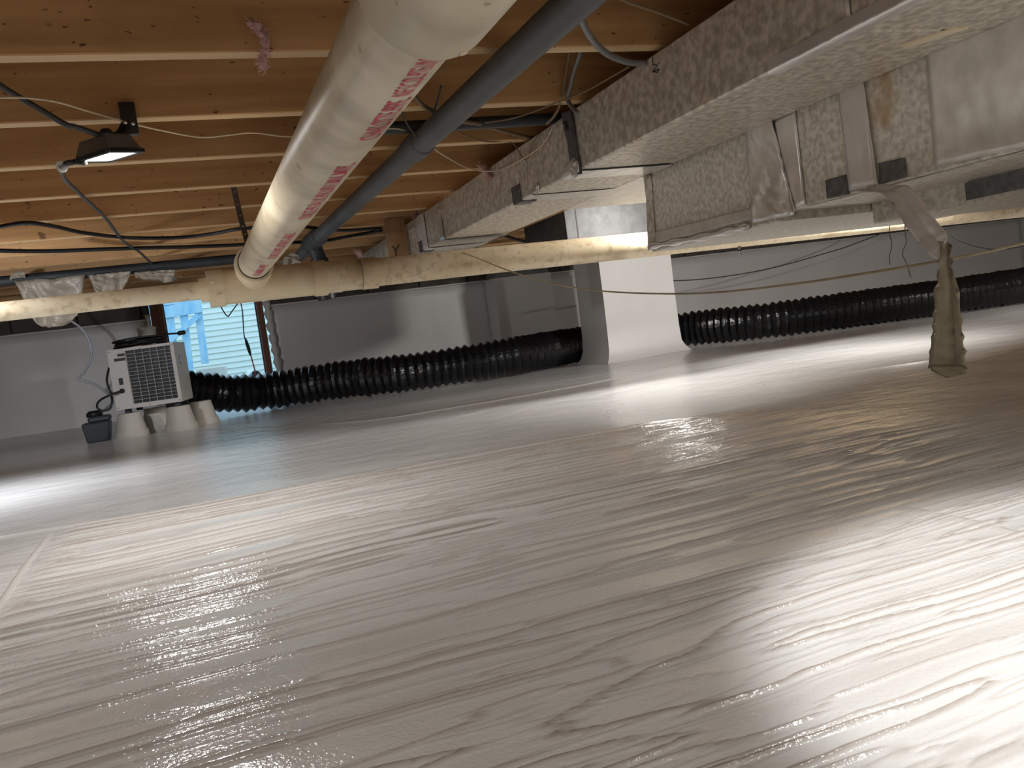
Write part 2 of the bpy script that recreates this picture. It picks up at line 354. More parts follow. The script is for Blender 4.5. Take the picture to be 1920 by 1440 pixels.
for x, wv in ((OX0-.105, .018), (OX1+.07, .028)):
    P = [Vector((x+.008*hnoise(z_*5, 0, 6, 2)+(.028 if x > 0 else 0)*(1-z_/.8), YW-.030, .02+z_)) for z_ in [i*.03 for i in range(26)]]
    part(MB().tube(P, [wv*(1+.35*math.sin(i*2.1)) for i in range(26)], 6, flat=.5, up=Vector((0, 1, 0))), 'torn_liner', M['linedge'], door_1, True)

# ceiling: subfloor with the joists
ceil = struct(MB().box(X0-.2, X1+.2, YF-.2, YW+.22, JB+.235, JB+.26).build('ceiling', M['sub'])); ORG[ceil.name] = Vector((0, 0, 0))
jm = None
for i in range(-8, 12):
    o = part(MB().box(X0, X1, 0, .038, JB, JB+.235), 'joist', M['joist'], ceil, bevel=.0025)
    if jm: o.data = jm
    else:
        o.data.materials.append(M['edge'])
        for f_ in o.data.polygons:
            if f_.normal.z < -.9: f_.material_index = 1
    jm = o.data; o.location = (0, JY0+i*JSP, 0)
part(MB().box(X0, X1, YW-.05, YW-.012, JB, JB+.235), 'rim_board', M['darkwood'], ceil, bevel=.003)

# ------------------------------------------------------------------ outside the opening
YS = 13.0
nh = thing('neighbouring_house', 'pale green house wall with narrow lap siding seen through the opening', 'house', (.5, YS, -1.0))
sp = .083; bm_ = None
for k in range(46):
    z = -1.0+k*sp
    o = part(MB().hexa([(-3.5, YS+.03, z), (6, YS+.03, z), (6, YS-.022, z), (-3.5, YS-.022, z), (-3.5, YS+.03, z+sp+.01), (6, YS+.03, z+sp+.01), (6, YS, z+sp+.01), (-3.5, YS, z+sp+.01)]), 'siding_board', M['siding'], nh)
part(MB().box(-3.5, 6, YS+.03, YS+.3, -1.0, 2.9), 'wall_core', M['concrete'], nh)
struct(MB().box(-8, 12, YW+.22, 20, -1.0, .10).build('ground', M['ground']))
YG = 10.5
def gp(x, y): return PY(x, y, YG)
g0 = gp(340, 690); gt = thing('garden_gate', 'light blue wooden garden gate with a diagonal brace', 'gate', (g0.x, YG, .1))
def gboard(x0, y0, x1, y1, wpx, name, dy=0):
    a, b = gp(x0, y0), gp(x1, y1); t = (b-a).normalized(); wd = wpx/FPX*YG
    Mx = Matrix.Translation((a+b)/2+Vector((0, dy, 0))) @ Matrix(((t.x, 0, -t.z, 0), (0, 1, 0, 0), (t.z, 0, t.x, 0), (0, 0, 0, 1)))
    part(MB().obox(Mx, (b-a).length, .025, wd), name, M['gate'], gt, bevel=.003)
for x in (286, 303, 319, 345, 371): gboard(x-8, 520, x+14, 682 if x > 360 else 724, 13, 'gate_board')
gboard(280, 590, 378, 574, 22, 'gate_rail', -.03); gboard(284, 570, 376, 552, 18, 'gate_rail', -.03); gboard(318, 640, 372, 592, 9, 'gate_brace', -.05)
def ob(x0, y0, x1, y1, Y, d):
    a, b = PY(x0, y1, Y), PY(x1, y0, Y); return a, b
a, b = ob(372, 684, 424, 725, 11.5, 0)
tag(MB().box(a.x, b.x, 11.5, 12.2, .09, b.z).build('concrete_pad', M['concrete'], bevel=.02), 'pale concrete step below the siding outside', 'concrete step')
p0 = PY(480, 704, 9.0)
vp = thing('vent_pipe', 'white plastic pipe end with a dark open mouth outside the opening', 'pipe', (p0.x, 9.0, .1))
part(MB().ring((p0.x, 9.0, p0.z), (p0.x-.02, 9.5, p0.z), .062, .050), 'pipe_sleeve', M['whitepvc'], vp, 2)
part(MB().tube([(p0.x-.002, 9.02, p0.z), (p0.x-.02, 9.5, p0.z)], .0501, 24), 'pipe_inside', M['black'], vp)
part(MB().tube([(p0.x-.02, 9.42, p0.z), (p0.x-.02, 9.42, .09)], .055, 20), 'pipe_riser', M['whitepvc'], vp, 2)
YC = 6.678
ec = thing('extension_cord', 'black cord joined to a red cord hanging in the opening', 'cord', tuple(PY(470, 560, YC)))
part(MB().tube(spline([PY(x, y, YC) for x, y in [(403, 555), (410, 566), (418, 582), (427, 593), (434, 585), (445, 570), (455, 557), (460, 545), (464, 520)]]), .0045, 8), 'looped_cord', M['black'], ec, True)
part(MB().tube(spline([PY(x, y, YC) for x, y in [(438, 520), (444, 545), (449, 560), (454, 580), (456, 605), (458, 630), (462, 640)]]), .0045, 8), 'hanging_cord', M['black'], ec, True)
P = [PY(x, y, YC) for x, y in [(460, 634), (462, 641), (465, 650), (468, 660), (470, 667)]]
part(MB().tube(P, [.006, .012, .014, .012, .006], 10), 'plug', M['black'], ec, True)
part(MB().tube(spline([PY(x, y, YC) for x, y in [(470, 665), (474, 680), (478, 695), (480, 712), (482, 730)]]), .0048, 8), 'red_cord', M['red'], ec, True, 'red cord')

# ------------------------------------------------------------------ piers
def pier(name, label, x0, x1, y0, y1, zt, zw, blocks, flare=.05):
    t = thing(name, label, 'pier', ((x0+x1)/2, y0, 0))
    prof = [(0, 1.0), (.04, .45), (.10, .15), (.2, .04), (zw*.6, 0), (zw, 0)]
    mb = MB(); vs = []
    cs = [(x0, y0), (x1, y0), (x1, y1), (x0, y1)]
    n = 10
    for z, fl in prof:
        e = flare*fl
        ring = []
        for k in range(4):
            ax, ay = cs[k]; bx, by = cs[(k+1) % 4]
            for j in range(n):
                f = j/n; x, y = ax+(bx-ax)*f, ay+(by-ay)*f
                dx = -1 if x <= x0+1e-6 else (1 if x >= x1-1e-6 else 0); dy = -1 if y <= y0+1e-6 else (1 if y >= y1-1e-6 else 0)
                q = .006*hnoise(x*3+z, y*3-z*2, 3, 8)
                ring.append((x+dx*e+q, y+dy*e+q*.6, z+(fh(x, y) if z < .05 else 0)))
        vs += ring
    m = 4*n
    mb.add(vs, [(i*m+k, i*m+(k+1) % m, (i+1)*m+(k+1) % m, (i+1)*m+k) for i in range(len(prof)-1) for k in range(m)]+[tuple(range((len(prof)-1)*m, len(prof)*m))])
    part(mb, 'liner_wrap', M['liner'], t, 2)
    z = zw-.02; k = 0
    while z < zt-.01:
        z2 = min(z+.19, zt)
        for a, b in (((x0+.012, (x0+x1)/2-.004), ((x0+x1)/2+.004, x1-.012)) if k % 2 else ((x0+.012, x1-.012),)):
            part(MB().box(a, b, y0+.012, y1-.012, z, z2-.008), 'block', M['greyblock'], t, bevel=.004)
        z = z2; k += 1
    part(MB().box(x0-.03, x1+.03, y0+.02, y1-.02, zt-.008, zt), 'cap_board', M['darkwood'], t)
    return t
pier('block_pier', 'tall block pier wrapped in white liner standing in front of the black hose', 2.53, 3.08, 5.03, 5.43, JB, CH+.36, 1)
pier('wall_pilaster', 'white wrapped pilaster against the back wall behind the hose', 2.19, 2.68, 6.2, 6.42, JB, CH+.345, 1, .02)

# ------------------------------------------------------------------ drain line
BX, BZ = .2546, CH+.330; EX, EZ = .2380, CH+.3350; R4 = .0572
RY = 3.42
def bp(y): f = (y-.7)/2.0; return Vector((BX+(.2323-BX)*f, y, CH+.330+.0089*f))
RZ = CH+.272
dp = thing('drain_line', 'cream plastic drain pipe with red lettering joined to a long cross pipe', 'pipe', (.24, RY, RZ))
pipe = part(MB().tube([bp(-1.2), bp(.2), bp(.72), bp(2), bp(3.285)], R4, 40), 'main_pipe', M['pvc'], dp, 2)
part(MB().tube([bp(.30), bp(.38), bp(.795), bp(.812)], [R4+.002, R4+.014, R4+.0135, R4+.006], 40), 'coupling', M['pvc'], dp, 2)
# raised sticker bump on the coupling
cpl = bp(.785); part(MB().lathe([(.0048, -.002), (.0048, .0015), (.003, .0025)], 16, Matrix.Translation(cpl+Vector((math.sin(.35), 0, -math.cos(.35)))*(R4+.0135)) @ Matrix.Rotation(PI-.35, 4, 'Y')), 'moulded_dot', M['pvcfit'], dp, True)
hb = bp(3.262)
part(MB().ring(hb, bp(3.34), R4+.013, R4+.002, 40), 'tee_hub', M['pvcfit'], dp, 2)
part(MB().ring(bp(3.258), bp(3.266), R4+.0035, R4-.001, 40), 'glue_line', M['ink'], dp)
part(MB().tube([bp(3.335), bp(3.37)+Vector((0, 0, -.02)), Vector((bp(3.4).x, RY, RZ+.01))], [R4+.012, R4+.010, R4+.006], 32), 'tee_branch', M['pvcfit'], dp, True)
def rp(x): return Vector((x, RY, RZ+(.004 if x > 1 else 0)-.0065*(x-.3)))
def X_(px): return PY(px, 530, RY).x
tl, tr = X_(388), X_(606)
part(MB().tube([rp(tl+.005), rp(tl+.01), rp(tr-.01), rp(tr)], [R4+.004, R4+.009, R4+.009, R4+.005], 40), 'tee_body', M['pvcfit'], dp, 2)
for a, b, e in ((388, 418, .014), (588, 612, .014), (700, 702, .001)):
    part(MB().ring(rp(X_(a)), rp(X_(b)), R4+e, R4-.004, 40), 'tee_collar', M['pvcfit'], dp, 2)
part(MB().tube([rp(X_(606)), rp(X_(640)), rp(X_(640)+.001), rp(X_(677))], [R4+.007, R4+.007, R4+.004, R4+.004], 40), 'coupling_sleeve', M['pvcold'], dp, 2)
part(MB().ring(rp(X_(678)), rp(X_(708)), R4+.007, R4-.004, 40), 'coupling_collar', M['pvcold'], dp, 2)
part(MB().tube([rp(X_(640)), rp(1.2), rp(2.0), rp(4.6)], R4, 40), 'cross_pipe', M['pvcold'], dp, 2)
lp = lambda px: Vector((X_(px), RY, RZ+.001))
part(MB().tube([lp(392), lp(372)], .046, 32), 'reducer_bushing', M['pvcfit'], dp, 2)
part(MB().tube([lp(380), lp(100), lp(0), Vector((-3.1, RY, RZ+.02))], .0345, 32), 'branch_pipe', M['pvcold'], dp, 2)
for px in (395, 405):    # moulded ribs on the tee end
    part(MB().box(X_(px)-.006, X_(px)+.012, RY-R4-.017, RY-R4-.009, RZ-.010+(.03 if px == 395 else -.02), RZ-.006+(.03 if px == 395 else -.02)), 'moulded_rib', M['pvcfit'], dp)
# red lettering, set along the pipe and wrapped round it
def lettering(txt, y_start, length, hgt, a_mid):
    cu = bpy.data.curves.new('lettering', 'FONT'); cu.body = txt; cu.size = 1; cu.offset = .010
    to = bpy.data.objects.new('lettering_src', cu); C.objects.link(to)
    dg = bpy.context.evaluated_depsgraph_get(); me = bpy.data.meshes.new_from_object(to.evaluated_get(dg))
    bpy.data.objects.remove(to, do_unlink=True)
    bm = bmesh.new(); bm.from_mesh(me); bpy.data.meshes.remove(me)
    mx = max(v.co.x for v in bm.verts); my = max(v.co.y for v in bm.verts); mn = min(v.co.y for v in bm.verts)
    for k in range(1, 10):
        y = mn+(my-mn)*k/10
        bmesh.ops.bisect_plane(bm, geom=bm.verts[:]+bm.edges[:]+bm.faces[:], plane_co=(0, y, 0), plane_no=(0, 1, 0))
    for v in bm.verts:
        yy = y_start-v.co.x/mx*length; aa = a_mid-((v.co.y-mn)/(my-mn)-.5)*hgt/R4; c = bp(yy)
        v.co = c+Vector((math.sin(aa), 0, -math.cos(aa)))*(R4+.0007)
    mb = MB(); mb.v = [tuple(v.co) for v in bm.verts]; bm.verts.index_update()
    mb.f = [tuple(v.index for v in f.verts) for f in bm.faces]; bm.free()
    part(mb, 'lettering', M['print'], dp, label='red printed lettering')
def hit(x, y):     # where a sight line meets the main pipe: (distance along, angle from straight down)
    d = ray(x, y); o = CO-bp(2); A = d.x*d.x+d.z*d.z; B = 2*(o.x*d.x+o.z*d.z); c = o.x*o.x+o.z*o.z-R4*R4; D = B*B-4*A*c
    t = (-B-math.sqrt(max(D, 0)))/2/A; q = CO+d*t; return q.y, math.atan2(q.x-bp(2).x, -(q.z-bp(2).z))
(ya, aa), (yb, ab) = hit(677, 258), hit(800, 88)
lettering('CHARLOTTE PIPE', ya, (ya-yb)*.535, .031, (aa+ab)/2)
(yc, ac) = hit(741, 172); lettering('NSF S.C.DL.PTE.I.JNRC', yc, yc-yb, .033, (aa+ab)/2)
(yd, ad), (ye, ae) = hit(563, 411), hit(652, 302)
lettering('DUALTE PR.VALVL PVLURV.LMNL.MRPL.', yd, yd-ye, .029, (ad+ae)/2)
(yf, af), (yg, ag) = hit(508, 486), hit(555, 436); lettering('DUBELU PIPE ASTM D-2665.', yf, yf-yg, .027, (af+ag)/2)
(yh, ah), (yi, ai) = hit(487, 519), hit(503, 498); lettering('DUBBLWE', yh, yh-yi, .024, (ah+ai)/2)

# ------------------------------------------------------------------ grey waste pipe, stub and bay pipe
GZ = JB-.046
gpipe = thing('waste_pipe', 'slim dark grey waste pipe running diagonally under the joists', 'pipe', (.61, 2, GZ))
def gq(y): return Vector((.645-.030*(y-1.38), y, GZ))
part(MB().tube([gq(.4), gq(2), gq(3.95)], .031, 28), 'pipe_run', M['grey'], gpipe, 2)
part(MB().tube([gq(2.16), gq(2.165), gq(2.27), gq(2.275)], [.031, .036, .036, .031], 28), 'coupling', M['grey'], gpipe, 2)
part(MB().tube([gq(3.9), gq(3.91), gq(4.18), gq(4.19)], [.033, .043, .043, .033], 28), 'wye_fitting', M['darkpipe'], gpipe, 2)
e = gq(4.1); part(MB().tube([e, e+Vector((.02, 0, -.09))], .036, 24), 'stub', M['darkpipe'], gpipe, 2)
part(MB().tube([e+Vector((.018, 0, -.085)), e+Vector((.03, 0, -.28))], .044, 24), 'rubber_sleeve', M['black'], gpipe, 2)
part(MB().tube([gq(4.15), gq(4.8)+Vector((0, 0, -.02)), gq(5.3)+Vector((0, 0, -.06))], .029, 24), 'far_run', M['grey'], gpipe, 2)
tag(MB().tube([(.30, 2.2, JB-.002), (1.25, 2.2, JB+.006)], .0165, 20).build('bay_pipe', M['darkpipe'], smooth=2), 'dark straight pipe tucked between two joists behind the grey pipe', 'pipe')
cz = JB-.03; P = [PZ(x, y, cz) for x, y in [(-160, 545), (0, 528), (200, 508), (430, 490), (505, 482)]]; P = [Vector((p_.x, 4.66, cz)) for p_ in P]
tag(MB().tube(P, .0255, 20).build('dark_conduit', M['darkpipe'], smooth=2), 'long dark pipe crossing under the far joists above the cream branch pipe', 'pipe')
# ------------------------------------------------------------------ ducts
TX0, TX1, TZ = 1.01, 1.30, CH+.375
tk = thing('trunk_duct', 'long galvanised rectangular air duct hung along the joists', 'duct', (1.15, 2, TZ))
joints = [-1.9, -.2, 1.05, 2.077, 2.50, 3.42, 3.80, 5.9]
for i in range(len(joints)-1):
    a, b = joints[i], joints[i+1]
    part(MB().box(TX0, TX1, a+.002, b-.002, TZ, JB-.012), 'duct_section', M['galv'], tk, bevel=.004)
def wrapstrip(y0, y1, name, mat, lift=.002, side=.17, bottom=True, amp=.006, side0=0):
    def f(u, v):
        # v runs up the left face then across the bottom
        y = y0+(y1-y0)*u+amp*hnoise(v*3, u*2+y0, 4, 7)
        s = v*(side+(TX1-TX0)) if bottom else v*side
        if s < side: return (TX0-lift-.001*hnoise(u*4, v*9, 6, 1), y, TZ-lift+side-s+side0)
        return (TX0-lift+(s-side), y, TZ-lift-.0012*hnoise(u*5, v*11, 5, 2))
    part(MB().grid(f, 5, 26), name, mat, tk, True)
wrapstrip(2.045, 2.10, 'drive_cleat', M['cleat'], .003, .165)
wrapstrip(2.05, 2.16, 'foil_patch', M['foil'], .004, .03)
wrapstrip(2.40, 2.52, 'foil_patch', M['wrap'], .003, .005)
wrapstrip(3.39, 3.45, 'drive_cleat', M['foil'], .004, .10)
wrapstrip(3.66, 3.80, 'foil_patch', M['wrap'], .004, .16)
for yy, hh in ((2.52, .05), (3.78, .045)):
    f = MB().box(TX0-.006, TX0-.002, yy-.035, yy+.035, TZ-.004, TZ+hh); f.box(TX0-.006, TX0+.05, yy-.035, yy+.03, TZ-.007, TZ-.003)
    part(f, 'corner_clip', M['cleat'], tk, bevel=.001)
# silvery taped corner along the near lower edge
def edge(u, v):
    y = .2+1.05*u; s = (v-.5)*.05
    return (TX0-.003+max(s, 0)+.001*hnoise(u*30, v*8, 5, 2), y, TZ-.003+max(-s, 0)+.002*hnoise(u*34, v*5, 6, 4))
part(MB().grid(edge, 80, 6), 'edge_tape', M['foil'], tk, True)
qa, qb = PZ(1700, 88, TZ), PZ(1815, 50, TZ)
part(MB().hexa([(qa.x, qa.y, TZ-.003), (qb.x, qb.y, TZ-.003), (qb.x-.032, qb.y+.006, TZ-.003), (qa.x-.026, qa.y-.012, TZ-.003), (qa.x, qa.y, TZ), (qb.x, qb.y, TZ), (qb.x-.032, qb.y+.006, TZ), (qa.x-.026, qa.y-.012, TZ)]), 'bare_patch', M['pvcfit'], tk)
# hanger bracket with its flange, on the side of the trunk
hk = [PX(x, y, TX0-.010) for x, y in [(1052, 212), (1068, 208), (1073, 232), (1078, 275), (1083, 300), (1088, 326), (1075, 330), (1069, 300), (1062, 262), (1055, 232)]]
mb = MB(); n = len(hk); mb.add(hk+[p_+Vector((.006, 0, 0)) for p_ in hk], [tuple(range(n)), tuple(range(2*n-1, n-1, -1))]+[(i, (i+1) % n, n+(i+1) % n, n+i) for i in range(n)])
hb_ = part(mb, 'hanger_bracket', M['cleat'], tk)
c0 = PX(1060, 232, TX0-.012); part(MB().lathe([(.006, -.004), (.006, .003), (.003, .005)], 12, Matrix.Translation(c0) @ Matrix.Rotation(-PI/2, 4, 'Y')), 'bolt', M['ink'], hb_)
c0 = PX(1063, 240, TX0-.012); part(MB().lathe([(.006, -.004), (.006, .003), (.003, .005)], 12, Matrix.Translation(c0) @ Matrix.Rotation(-PI/2, 4, 'Y')), 'bolt', M['ink'], hb_)
# crumpled foil end on the bracket
def crumple(c, sx, sy, sz, seed, n=14):
    rd = random.Random(seed); mb = MB(); vs = []; m = 9
    for i in range(m+1):
        for k in range(n):
            th = PI*i/m; a = 2*PI*k/n; r = 1+.35*rd.uniform(-1, 1)
            vs.append(Vector((c[0]+sx*r*math.sin(th)*math.cos(a), c[1]+sy*r*math.sin(th)*math.sin(a), c[2]+sz*r*math.cos(th))))
    mb.add(vs, [(i*n+k, i*n+(k+1) % n, (i+1)*n+(k+1) % n, (i+1)*n+k) for i in range(m) for k in range(n)]); return mb
part(crumple(PX(1076, 316, TX0-.012), .006, .022, .022, 3), 'foil_end', M['foil'], tk)
part(crumple(PX(1006, 356, TX0-.008), .004, .014, .016, 4), 'foil_end', M['foil'], tk)
# pencilled mark on the duct side
def stroke(pts, wd, mat, parent, plane, off):
    for (x0, y0), (x1, y1) in zip(pts, pts[1:]):
        a, b = plane(x0, y0), plane(x1, y1)
        part(MB().tube([a, b], wd, 6), 'pen_mark', mat, parent)
pl = lambda x, y: PX(x, y, TX0-.0005)
stroke([(1223, 108), (1224, 122), (1230, 121)], .0012, M['ink'], tk, pl, 0); stroke([(1236, 118), (1224, 134), (1236, 130), (1232, 136), (1224, 134)], .0012, M['ink'], tk, pl, 0)

# lower plenum beside the trunk
LX = 1.305; LZ1 = CH+.163; LZ2 = CH+.148; LT_ = CH+.43
ld = thing('plenum_duct', 'large galvanised plenum box with silver tape beside the trunk', 'duct', (1.6, 1.5, LZ2))
part(MB().box(LX, 2.35, 1.641, 2.235, LZ2, LT_), 'end_boot', M['galvl'], ld, bevel=.004)
part(MB().box(LX, 1.58, -1.6, 1.638, LZ1+.004, LT_), 'near_section', M['galvl'], ld, bevel=.004)
part(MB().box(1.583, 2.35, -1.6, 1.638, LZ2-.030, LT_), 'far_section', M['galvl'], ld, bevel=.004)
def lpatch(pts, name, mat, lift=.003, amp=.001, nu=10, nv=14, cr=6):
    """quad patch on the plenum's left face, corners given on that face; z clamped above its bottom edge"""
    a, b, c, d = [PX(x, y, LX) for x, y in pts]
    def f(u, v):
        p_ = (a*(1-u)+b*u)*(1-v)+(d*(1-u)+c*u)*v
        p_.x = LX-lift-amp*(1+hnoise(u*cr, v*cr*1.7, 2.2, len(name))); return p_
    part(MB().grid(f, nu, nv, thick=(lift*.8, 0, 0)), name, mat, ld, True)
lpatch([(1404, 240), (1452, 222), (1497, 402), (1415, 418)], 'corner_tape', M['foil'], .004, .006, 16, 20, 9)
lpatch([(1452, 222), (1492, 200), (1512, 385), (1478, 402)], 'joint_tape', M['foil'], .003, .0015)
lpatch([(1575, 163), (1622, 146), (1650, 350), (1598, 358)], 'hanging_tape_root', M['tapeface'], .006, .002)
lpatch([(1740, 95), (1990, -10), (1990, 262), (1757, 312)], 'foil_sheet', M['wrap'], .004, .003, 20, 20, 8)
lpatch([(1213, 330), (1222, 326), (1232, 463), (1218, 470)], 'end_flange', M['galv'], .006, .0)
lpatch([(1228, 436), (1420, 388), (1440, 404), (1226, 458)], 'foil_band', M['wrap'], .003, .002, 20, 6, 8)
# rolled foil bead along the boot's lower edge
P = spline([PX(x, y, LX-.006) for x, y in [(1218, 462), (1260, 455), (1320, 444), (1370, 432), (1405, 424)]], 8)
part(MB().tube(P, [.008+.003*math.sin(i*.9) for i in range(len(P))], 10), 'foil_bead', M['foil'], ld, True)
for a, b in (([(1550, 338), (1594, 326), (1594, 366), (1552, 372)]), ([(1650, 305), (1697, 296), (1702, 330), (1654, 344)])), :
    pass
for q in ([(1550, 338), (1594, 326), (1595, 364), (1553, 373)], [(1650, 306), (1697, 296), (1702, 331), (1652, 346)]):
    lpatch(q, 'metal_tab', M['cleat'], .004, 0)
part(MB().grid(lambda u, v: (LX+.01+.27*v, .7+.85*u, LZ1+.003-.001*hnoise(u*9, v*3, 5, 1)), 30, 8), 'bottom_foil', M['galvl'], ld, True)
part(MB().box(1.575, 1.582, 1.05, 1.36, LZ2-.022, LZ1+.0), 'rust_patch', M['cleat'], ld)
# side take-off from the trunk, beyond the plenum
td = thing('branch_duct', 'short shiny foil branch duct leaving the trunk towards the pier', 'duct', (2.2, 2.5, TZ))
part(MB().box(1.305, 3.4, 2.25, 2.83, TZ+.002, JB-.012), 'branch_body', M['wrap'], td, bevel=.004)
part(MB().box(1.305, 3.4, 2.835, 2.85, TZ+.05, JB-.02), 'branch_flange', M['galv'], td)
q = PY(1062, 430, 3.75)
gb = thing('metal_box', 'dark grey sheet metal box under the joists above the stained cross pipe', 'duct', (q.x+.4, 3.75, CH+.29))
part(MB().box(q.x, q.x+.9, 3.75, 4.3, CH+.29, JB-.004), 'box_body', M['darkmetal'], gb, bevel=.003)
part(MB().box(q.x-.004, q.x+.052, 3.742, 3.75, CH+.288, JB-.004), 'corner_flange', M['darkmetal'], gb, bevel=.001)
part(MB().box(q.x+.053, q.x+.060, 3.744, 3.75, CH+.288, JB-.004), 'seam', M['ink'], gb)
# girder plank seen past the trunk
tag(MB().box(1.50, 1.66, 3.2, 6.3, JB-.075, JB-.004).build('girder_plank', M['post'], bevel=.003), 'wooden plank under the joists right of the trunk duct', 'plank')

# hanging strip of tape
def ribbon(rows, name, mat, parent, thick=.0012, crease=.004, k=5):
    A = spline([r[0] for r in rows], k); B = spline([r[1] for r in rows], k); n = len(A)
    def f(u, v):
        i = min(int(round(u*(n-1))), n-1); p_ = A[i]*(1-v)+B[i]*v
        nn = (B[i]-A[i]).cross((A[min(i+1, n-1)]-A[max(i-1, 0)])); nn = nn.normalized() if nn.length > 1e-9 else Vector((0, 0, 0))
        return p_+nn*crease*(hnoise(u*7, v*3, 3, 3)+.8*hnoise(u*16, v*7, 3, 5)+(.9-abs(v-.5)*3.2)*.7)
    return part(MB().grid(f, n-1, 8, thick=(thick, 0, 0)), name, mat, parent, True)
ht = thing('hanging_tape', 'loose strip of duct tape dangling from the plenum, brown side out below', 'tape', tuple(PX(1625, 352, LX)))
hx = lambda x, y, d: PX(x, y, LX-.012+d)
ribbon([(hx(1598, 358, 0), hx(1648, 346, 0)), (hx(1630, 362, -.01), hx(1690, 349, -.01)), (hx(1658, 366, -.02), hx(1708, 353, -.015)), (hx(1690, 410, -.03), hx(1738, 392, -.02)),
        (hx(1715, 447, -.03), hx(1765, 425, -.02)), (hx(1740, 475, -.03), hx(1776, 442, -.02)), (hx(1762, 490, -.025), hx(1772, 462, -.02))], 'upper_strip', M['tapeface'], ht)
ribbon([(hx(1765, 452, -.022), hx(1786, 460, -.022)), (hx(1764, 490, -.026), hx(1786, 490, -.026)), (hx(1757, 540, -.03), hx(1797, 538, -.03)), (hx(1753, 600, -.03), hx(1806, 600, -.03)),
        (hx(1748, 650, -.03), hx(1810, 650, -.03)), (hx(1744, 690, -.03), hx(1812, 690, -.03))], 'lower_strip', M['tapeback'], ht, crease=.010)
ribbon([(hx(1744, 686, -.036), hx(1810, 686, -.036)), (hx(1752, 698, -.040), hx(1815, 692, -.040)), (hx(1778, 708, -.036), hx(1812, 700, -.036))], 'curled_end', M['tapeback'], ht)

# ------------------------------------------------------------------ wood block below a joist
pa, pb = PY(720, 402, 4.0), PY(762, 480, 4.0)
wp = thing('wood_block', 'short upright wooden board marked with a Y hanging from a joist', 'board', ((pa.x+pb.x)/2, 4.0, pb.z-.1))
part(MB().box(pa.x, pb.x+.012, 3.985, 4.025, pb.z-.12, JB+.02), 'board', M['post'], wp, bevel=.003)
pl = lambda x, y: PY(x, y, 3.984)
stroke([(736, 462), (742, 470), (748, 459)], .003, M['ink'], wp, pl, 0); stroke([(742, 470), (743, 480)], .003, M['ink'], wp, pl, 0)

# ------------------------------------------------------------------ flood light
lc = PY(203, 285, 1.965)
fl = thing('flood_light', 'small lit LED flood light screwed to a joist, lens facing the floor', 'work light', tuple(lc))
Ml = Matrix.Translation(lc) @ Matrix.Rotation(math.radians(-46), 4, 'Z') @ Matrix.Rotation(math.radians(7), 4, 'X')
def lbox(x0, x1, y0, y1, z0, z1, t=0):
    vs = [Ml @ Vector(v) for v in [(x0, y0, z0), (x1, y0, z0), (x1, y1, z0), (x0, y1, z0), (x0+t, y0+t, z1), (x1-t, y0+t, z1), (x1-t, y1-t, z1), (x0+t, y1-t, z1)]]
    return MB().hexa(vs)
hw, hd = .054, .043
part(lbox(-hw, hw, -hd, hd, -.004, .030, .012), 'housing', M['lampbody'], fl, bevel=.003)
for q in ((-hw-.003, -hw+.008, -hd-.003, hd+.003), (hw-.008, hw+.003, -hd-.003, hd+.003), (-hw+.008, hw-.008, -hd-.003, -hd+.006), (-hw+.008, hw-.008, hd-.006, hd+.003)):
    part(lbox(*q, -.012, -.003), 'bezel', M['lampblack'], fl, bevel=.0015)
part(lbox(-hw+.008, hw-.008, -hd+.006, hd-.006, -.009, -.0045), 'lens', M['led'], fl)
tp = PY(243, 234, 1.99)
br = [Ml @ Vector((.012, .0, .03)), PY(228, 262, 1.975), PY(238, 248, 1.985), tp]
part(MB().tube(spline(br, 6), .009, 8, flat=.45, up=Vector((0, 1, 0))), 'bracket', M['lampblack'], fl, True)
br2 = [Ml @ Vector((-.035, .01, .03)), PY(205, 258, 1.97), PY(224, 246, 1.985), tp+Vector((-.012, 0, .002))]
part(MB().tube(spline(br2, 6), .006, 8, flat=.5, up=Vector((0, 1, 0))), 'bracket', M['lampblack'], fl, True)
part(MB().lathe([(.014, 0), (.016, .006), (.010, .016)], 16, Matrix.Translation(Ml @ Vector((.030, -.02, .024)))), 'swivel', M['lampblack'], fl, True)
for x, y in ((235, 230), (249, 232)):
    part(MB().lathe([(.0035, 0), (.005, .002), (.003, .004)], 10, Matrix.Translation(PY(x, y, 1.982)) @ Matrix.Rotation(PI/2, 4, 'X')), 'screw', M['screw'], fl, True)
part(MB().box(tp.x-.016, tp.x+.016, 1.988, 2.006, tp.z-.02, JB+.03), 'mount_plate', M['lampblack'], fl, bevel=.001)
def area(name, loc, nrm, sx, sy, watts, col, spread=170):
    ld_ = bpy.data.lights.new(name, 'AREA'); ld_.shape = 'RECTANGLE'; ld_.size = sx; ld_.size_y = sy; ld_.energy = watts; ld_.color = col; ld_.spread = math.radians(spread)
    o = bpy.data.objects.new(name, ld_); C.objects.link(o); o.location = loc; o.rotation_euler = Vector(nrm).to_track_quat('-Z', 'Y').to_euler(); return o
nl = (Ml.to_3x3() @ Vector((0, 0, -1))).normalized()
area('flood_light_beam', lc+nl*.016, nl, .09, .07, LAMP_W, (1, .98, .96))

